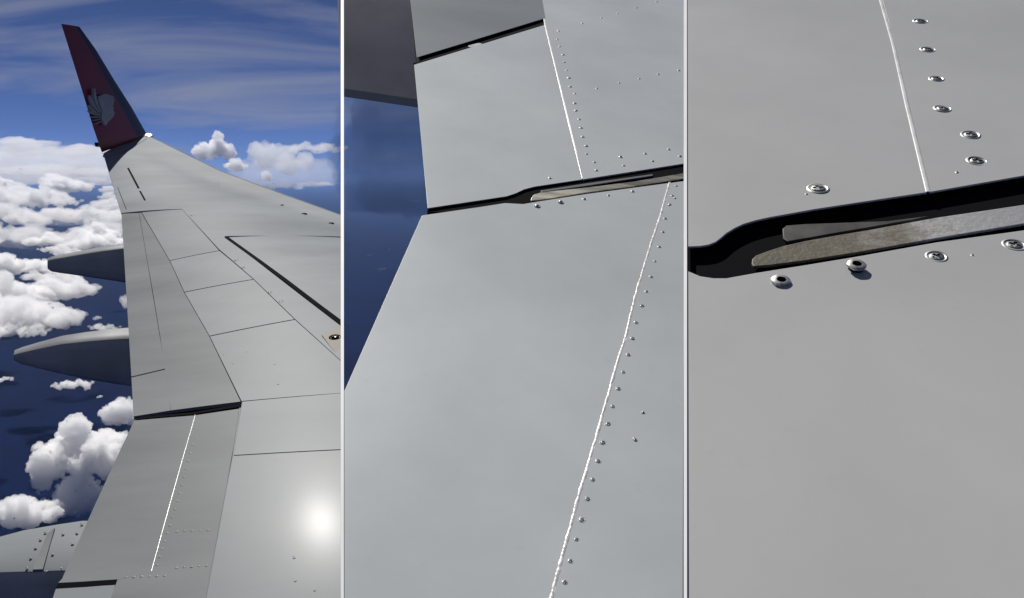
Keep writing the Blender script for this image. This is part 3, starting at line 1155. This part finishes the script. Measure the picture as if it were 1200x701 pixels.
plate('flap_panel', B2, [(494.5, 252.5), (560, 243), (592, 238), (602, 238.6), (613, 239.2), (626, 237), (686, 227.6), (784, 214.5)] + [(x - 1.0, y) for x, y in SEAMP[1:-1]] + [(640, 722), (403.6, 722), (403.6, 458)], PAINT2, sec2, thick=0.003, bevel=0.0005)
plate('flap_skin', B2, [(803.4, 211.8), (785.6, 214.3)] + [(x + 0.6, y) for x, y in SEAMP[1:-1]] + [(641.5, 722), (803.4, 722)], PAINT2, sec2, thick=T2, bevel=0.0012, top=0.0012)
# structure below the joint
bm = bmesh.new()
def quadbox(bm, bay, poly, top, bot, h_at=0.0):
    P = [bay.uv(x, y, h_at) for x, y in poly]
    a = [bm.verts.new((p.x, p.y, top)) for p in P]
    b = [bm.verts.new((p.x, p.y, bot)) for p in P]
    n = len(a)
    bm.faces.new(a)
    bm.faces.new(b[::-1])
    for i in range(n):
        bm.faces.new((a[i], b[i], b[(i + 1) % n], a[(i + 1) % n]))
quadbox(bm, B2, [(482, -22), (803.3, -22), (803.3, 240), (506, 243)], -0.024, -0.06)
quadbox(bm, B2, [(500, 250), (803.3, 216), (803.3, 720), (405, 720), (405, 468)], -T2 - 0.009, -T2 - 0.06)
mesh_obj('under_structure', bm, DARK, sec2, smooth=False)
# rubber seal that fills the slot and the worn metal strip that lies in it
plate('slot_seal', B2, [(501, 243.6), (560, 236), (600, 228.5), (614, 222), (625, 218.7), (683, 210.6), (803.4, 191.6), (803.4, 212), (742, 220.5), (686, 227.5), (621, 238.2), (600, 239.8), (540, 246), (501, 247.5)],
      RUBBER, sec2, top=-0.0045, thick=0.008, h_at=-0.0015)
plate('metal_strip', B2, [(622, 235), (622.5, 232), (626, 228), (634, 225.5), (690, 219.5), (742.6, 212.8), (803.4, 202.6), (803.4, 209), (742.6, 218.3), (686, 225.7), (640, 233.5)],
      METAL, sec2, top=0.0006, thick=0.003, bevel=0.0008)
plate('metal_strip', B2, [(634, 223.2), (690, 214.5), (765, 204.0), (765, 205.8), (690, 217.3), (634, 225.0)], FAIRTOP, sec2, top=0.0002, thick=0.003, bevel=0.0006)
plate('glint_plate', B2, [(549, 53.2), (561, 50.2), (565, 51.0), (565, 52.6), (553, 55.6), (549, 54.8)], SEAL, sec2, top=-0.002, thick=0.008, bevel=0.001, h_at=-0.002)  # white plate added in the gap; a sun glint put into its colour
strip('gap_seal', B2, [(487, 72.5), (560, 50.3), (638.2, 25.5)], [0.016, 0.019, 0.017], RUBBER, sec2, top=-0.006, thick=0.006)
bead('sealant_seam', B2, SEAMP, 0.0028, SEAL, sec2, flat=0.45, wob=0.30, sub=22, top=0.0008)
bead('edge_bead', B2, [(632, -12), (634, 0), (638.5, 30), (652, 85), (667, 147), (682.7, 209.5)], 0.0017, SMOOTHSEAL, sec2, flat=0.7, wob=0.1)
rp = [z1(x, y, 600, 180) for x, y in ((540, 108), (527, 140), (519, 168), (503, 215), (496, 260), (483, 308), (470, 356), (457, 406), (442, 455), (428, 503), (407, 556), (396, 609), (382, 663))]
rp += [z1(x, y, 600, 420, 2.495) for x, y in ((325, 42), (311, 91), (295, 142), (281, 194), (266, 247), (250, 303), (236, 356), (221, 413), (203, 473), (187, 532), (169, 594), (152, 657))]
for i, q in enumerate(rp):
    rivet('rivet', B2, *q, 0.0043 * rnd.uniform(.85, 1.15), RIVET2, sec2, 0.0012, rnd.uniform(0, 3), 0.7)
up_ = [z1(x, y, 600, 0) for x, y in ((153, 102), (149, 130), (157, 153), (168, 180), (173, 205), (179, 231), (188, 257), (192, 285), (207, 308), (207, 340), (210, 364), (222, 393), (227, 421), (233, 450), (245, 480), (246, 507), (271, 534), (278, 560),
                                     (231, 77), (294, 59), (347, 43), (476, 6), (410, 26), (280, 291), (353, 273), (419, 259), (482, 245), (549, 232),
                                     (358, 516), (368, 545), (437, 505), (463, 530), (516, 491), (553, 514), (125, 585))]
up_ += [z1(x, y, 600, 180) for x, y in ((238, 150), (318, 138), (397, 124))]
for q in up_:
    rivet('rivet', B2, *q, 0.0046 * rnd.uniform(.85, 1.15), RIVET2, sec2, 0.0, rnd.uniform(0, 3), 0.9)
for q in ((82, 173), (160, 160)):
    q = z1(*q, 600, 180)
    o = rivet('raised_screw', B2, *q, 0.0062, RIVET2, sec2, 0.0, 0.5, 2.2)
for q in (z1(383, 160, 600, 420, 2.495), z1(360, 240, 600, 420, 2.495), (421 + 363, 186 + 55), (791, 233), (743, 515)):
    rivet('rivet', B2, *q, 0.003, RIVET2, sec2, 0.0012, 0.2, 1.5)
# the dark fairing seen beyond the panels' edge
fb = [at(x, y, 4.6 / ray(x, y).y) for x, y in ((400.2, 113), (445, 119.5), (485, 125.5), (520, 131))]
lean_lo, lean_hi = 0.3, 1.6
for _ in range(30):                                  # the side slopes so that the sun just grazes it
    ln_ = (lean_lo + lean_hi) / 2
    nn_ = (fb[3] - fb[0]).cross(Vector((-0.19 * ln_, ln_, 0.85))).normalized()
    if nn_.z < 0:
        nn_ = -nn_
    if nn_.dot(SUN_DIR) < 0.012:
        lean_lo = ln_
    else:
        lean_hi = ln_
bm = bmesh.new()
i2 = sec2.matrix_world.inverted()
rings = []
for p in fb:
    prof = [Vector((-0.11, 0.6, 0.25)), Vector((-0.03, 0.16, 0.03)), Vector((0, 0.0, 0.0)), Vector((0, 0.008, 0.035))]
    prof += [Vector((-0.19 * ln_ * t_, 0.012 + ln_ * t_ * (1 + 0.05 * t_), 0.04 + 0.85 * t_)) for t_ in (0, 0.25, 0.5, 0.75, 1.0)]
    prof += [Vector((-0.19 * (ln_ + 0.5), ln_ + 0.5, 0.9))]
    rings.append([bm.verts.new(i2 @ (p + v)) for v in prof])
for a, b in zip(rings, rings[1:]):
    for k in range(len(a)):
        bm.faces.new((a[k], b[k], b[(k + 1) % len(a)], a[(k + 1) % len(a)]))
bm.faces.new(rings[0])
bm.faces.new(rings[-1][::-1])
fr2 = mesh_obj('flap_track_fairing', bm, FAIR, sec2, angle=40)
fr2['label'] = 'dark curved side of a flap track fairing'

# ================================================================== BAY 3: the slot and screws, closest
B3 = Bay(1000, 350, 1.0, R(27.0), R(-2.0))
sec3 = empty('wing_section', B3.mat, 'nearest view of wing joint, black slot with worn metal strip and cross-head screws', 'wing section', 'close views of the wing joint')
T3 = 0.003


def z6(x, y):
    return (800 + x / 2.92, y / 2.92)


def z7(x, y):
    return (800 + x / 2.92, 200 + y / 2.92)


def outline_plate(name, bay, poly, mat, parent, top, thick, bevel):
    return plate(name, bay, poly, mat, parent, top=top, thick=thick, bevel=bevel, h_at=top)


lip = [z7(10.5, 261), z7(60, 259), z7(90, 254), z7(115, 244), z7(132, 231), z7(152, 214), z7(180, 197), z7(210, 183), z7(250, 171), z7(300, 160), z7(450, 133), z7(600, 110), z7(720, 92), z7(838, 75)]
outline_plate('aileron_panel', B3, [(803.6, -30), (1024.5, -30), (1032, 0), (1046.6, 51), (1063.7, 126.7), (1087, 225.5)] + lip[::-1][1:], PAINT3, sec3, 0.0, T3, 0.0016)
outline_plate('spar_panel', B3, [(1026.5, -30), (1250, -30), (1250, 196), (1200, 206), (1089, 225.3), (1065.5, 126.7), (1048.4, 51), (1034, 0)], PAINT3, sec3, 0.0, T3, 0.0012)
lower = [z7(10.5, 338), z7(20, 343), z7(60, 360), z7(105, 367), z7(150, 367), z7(250, 349), z7(420, 322), z7(590, 294), z7(870, 244), z7(1168, 203), (1250, 259)]
outline_plate('flap_panel', B3, lower + [(1250, 735), (803.6, 735)], PAINT3, sec3, 0.0, T3, 0.0018)
bm = bmesh.new()
quadbox(bm, B3, [(804, -28), (1249, -28), (1249, 734), (804, 734)], -0.022, -0.06, -0.02)
mesh_obj('under_structure', bm, DARK, sec3, smooth=False)
plate('slot_seal', B3, [(803.6, 262), z7(100, 225), z7(300, 140), (1250, 175), (1250, 285), z7(870, 262), z7(590, 312), z7(150, 385), (803.6, 345)], RUBBER, sec3, top=-0.0125, thick=0.009, h_at=-0.0105)
# olive and worn metal; the sun glint towards the right is put into the colour
STRIP, t, p = new_mat('strip_olive_to_glint')
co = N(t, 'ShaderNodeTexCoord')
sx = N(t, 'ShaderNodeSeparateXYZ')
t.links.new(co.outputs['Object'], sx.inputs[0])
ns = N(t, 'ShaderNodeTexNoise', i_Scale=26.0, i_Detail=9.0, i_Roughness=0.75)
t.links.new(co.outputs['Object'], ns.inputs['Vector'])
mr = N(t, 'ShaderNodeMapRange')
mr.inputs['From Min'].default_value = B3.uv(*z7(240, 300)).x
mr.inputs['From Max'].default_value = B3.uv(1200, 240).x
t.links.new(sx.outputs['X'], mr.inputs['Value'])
glint_mix = M('ADD', mr.outputs[0], M('MULTIPLY', M('SUBTRACT', ns.outputs['Fac'], 0.5, tree=t), 1.1, tree=t), tree=t)
t.links.new(ramp(t, glint_mix, [(0.05, (0.10, 0.09, 0.06)), (0.36, (0.15, 0.13, 0.095)), (0.58, (0.34, 0.325, 0.29)), (0.72, (0.66, 0.655, 0.63)), (0.95, (0.60, 0.60, 0.58))]), p.inputs['Base Color'])
t.links.new(ramp(t, glint_mix, [(0.3, (0.55, 0.55, 0.55)), (0.75, (0.38, 0.38, 0.38))]), p.inputs['Roughness'])
t.links.new(ramp(t, glint_mix, [(0.4, (0.0, 0.0, 0.0)), (0.75, (0.5, 0.5, 0.5))]), p.inputs['Metallic'])
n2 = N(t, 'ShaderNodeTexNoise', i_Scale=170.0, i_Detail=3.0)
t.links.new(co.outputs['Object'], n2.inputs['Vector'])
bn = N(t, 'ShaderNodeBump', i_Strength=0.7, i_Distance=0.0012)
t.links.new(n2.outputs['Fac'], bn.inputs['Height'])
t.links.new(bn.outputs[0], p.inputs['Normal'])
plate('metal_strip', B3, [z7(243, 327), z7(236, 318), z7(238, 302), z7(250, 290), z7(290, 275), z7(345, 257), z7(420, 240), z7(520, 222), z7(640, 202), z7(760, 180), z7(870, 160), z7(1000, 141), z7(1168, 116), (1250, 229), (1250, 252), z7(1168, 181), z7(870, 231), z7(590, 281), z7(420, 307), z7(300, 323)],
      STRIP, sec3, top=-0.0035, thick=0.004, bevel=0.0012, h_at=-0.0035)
plate('rubber_lip', B3, [z7(342, 198), z7(356, 187), z7(420, 182), z7(560, 177), z7(700, 172), z7(790, 161), z7(850, 153), z7(790, 168), z7(640, 194), z7(520, 214), z7(430, 230), z7(360, 242), z7(344, 232)],
      mat_paint('dusty_rubber', (0.04, 0.04, 0.034), 0.6, scale=25, var=0.6, bump=0.2, bscale=50, bdist=0.0006, grime=0.6), sec3, top=-0.005, thick=0.004, bevel=0.0012, h_at=-0.005)
SEAM3 = [(1024.5, -30), (1032, 0), (1046.6, 51), (1063.7, 126.7), (1087.7, 225)]
bead('edge_bead', B3, SEAM3, 0.0032, SMOOTHSEAL, sec3, flat=0.42, wob=0.04, sub=12, seg=12)
for i, (x, y, r_) in enumerate(((815, 73, .0100), (840, 170, .0095), (868, 270, .0092), (890, 372, .0098), (985, 462, .0099), (1008, 552, .0100), (463, 645, .0098))):
    rivet('screw', B3, *z6(x, y), r_, SCREW3, sec3, 0.0, 0.35 + i * 0.21, 1.0)
for i, (x, y, r_) in enumerate(((868, 295, .0088), (1135, 255, .0092))):
    rivet('screw', B3, *z7(x, y), r_, SCREW3, sec3, 0.0, 0.5 + i * 0.4, 1.0)


def raised_screw(bay, px, py, r_, hgt, parent, rot):
    """screw that has backed out: hexagonal washer head with a recess on a dark shank"""
    p = bay.uv(px, py, hgt)
    bm = bmesh.new()
    n = 12
    def circ(q, z):
        return [bm.verts.new((math.cos(2 * math.pi * i / n + rot) * q * r_ * (1.0 if i % 2 else 0.95), math.sin(2 * math.pi * i / n + rot) * q * r_ * (1.0 if i % 2 else 0.95), z)) for i in range(n)]
    rg = [circ(0.86, -hgt - 0.001), circ(0.86, -0.004), circ(1.12, -0.003), circ(1.12, -0.001), circ(0.98, 0.0), circ(0.55, 0.0002), circ(0.45, -0.003)]
    mi = [1, 1, 0, 0, 0, 1]
    for (a, b), m_ in zip(zip(rg, rg[1:]), mi):
        for i in range(n):
            f = bm.faces.new((a[i], a[(i + 1) % n], b[(i + 1) % n], b[i]))
            f.material_index = m_
    f = bm.faces.new(rg[-1])
    f.material_index = 1
    bm.faces.new(rg[0][::-1])
    o = mesh_obj('raised_screw', bm, (STEEL, RUBBER), parent, bevel=None)
    o.location = p
    o.rotation_euler = (0.05, 0.04, 0)
    return o


raised_screw(B3, *z7(338, 372), 0.0098, 0.0035, sec3, 0.2)
raised_screw(B3, *z7(597, 318), 0.0098, 0.0075, sec3, 0.5)
for q in (z6(938, 591), z6(425, 665), z7(993, 290), z7(940, 5)):
    rivet('paint_speck', B3, *q, 0.0016, SCREW3, sec3, 0.0, 0.2, 1.5)

# ------------------------------------------------------------------ white border lines added as thin strips between the three views
DIVIDER = mat_paint('white_divider_paint', (0.94, 0.94, 0.94), 0.45, scale=5, var=0.02, bump=0, grime=0.0)
for bay, x0, x1, lab in ((B2, 399.3, 402.9, 'added white border strip between the winglet view and the rivet row view'),
                         (B3, 801.3, 804.9, 'added white border strip between the rivet row view and the nearest screws')):
    bm = bmesh.new()
    P = [bay.uv(x, y) for x, y in ((x0, -14), (x1, -14), (x1, 715), (x0, 715))]
    a = [bm.verts.new((p.x, p.y, 0.002)) for p in P]
    b_ = [bm.verts.new((p.x, p.y, -0.002)) for p in P]
    bm.faces.new(a)
    bm.faces.new(b_[::-1])
    for i in range(4):
        bm.faces.new((a[i], b_[i], b_[(i + 1) % 4], a[(i + 1) % 4]))
    o = mesh_obj('white_divider', bm, DIVIDER, smooth=False)
    o.matrix_world = bay.mat
    tag(o, lab, 'rail')
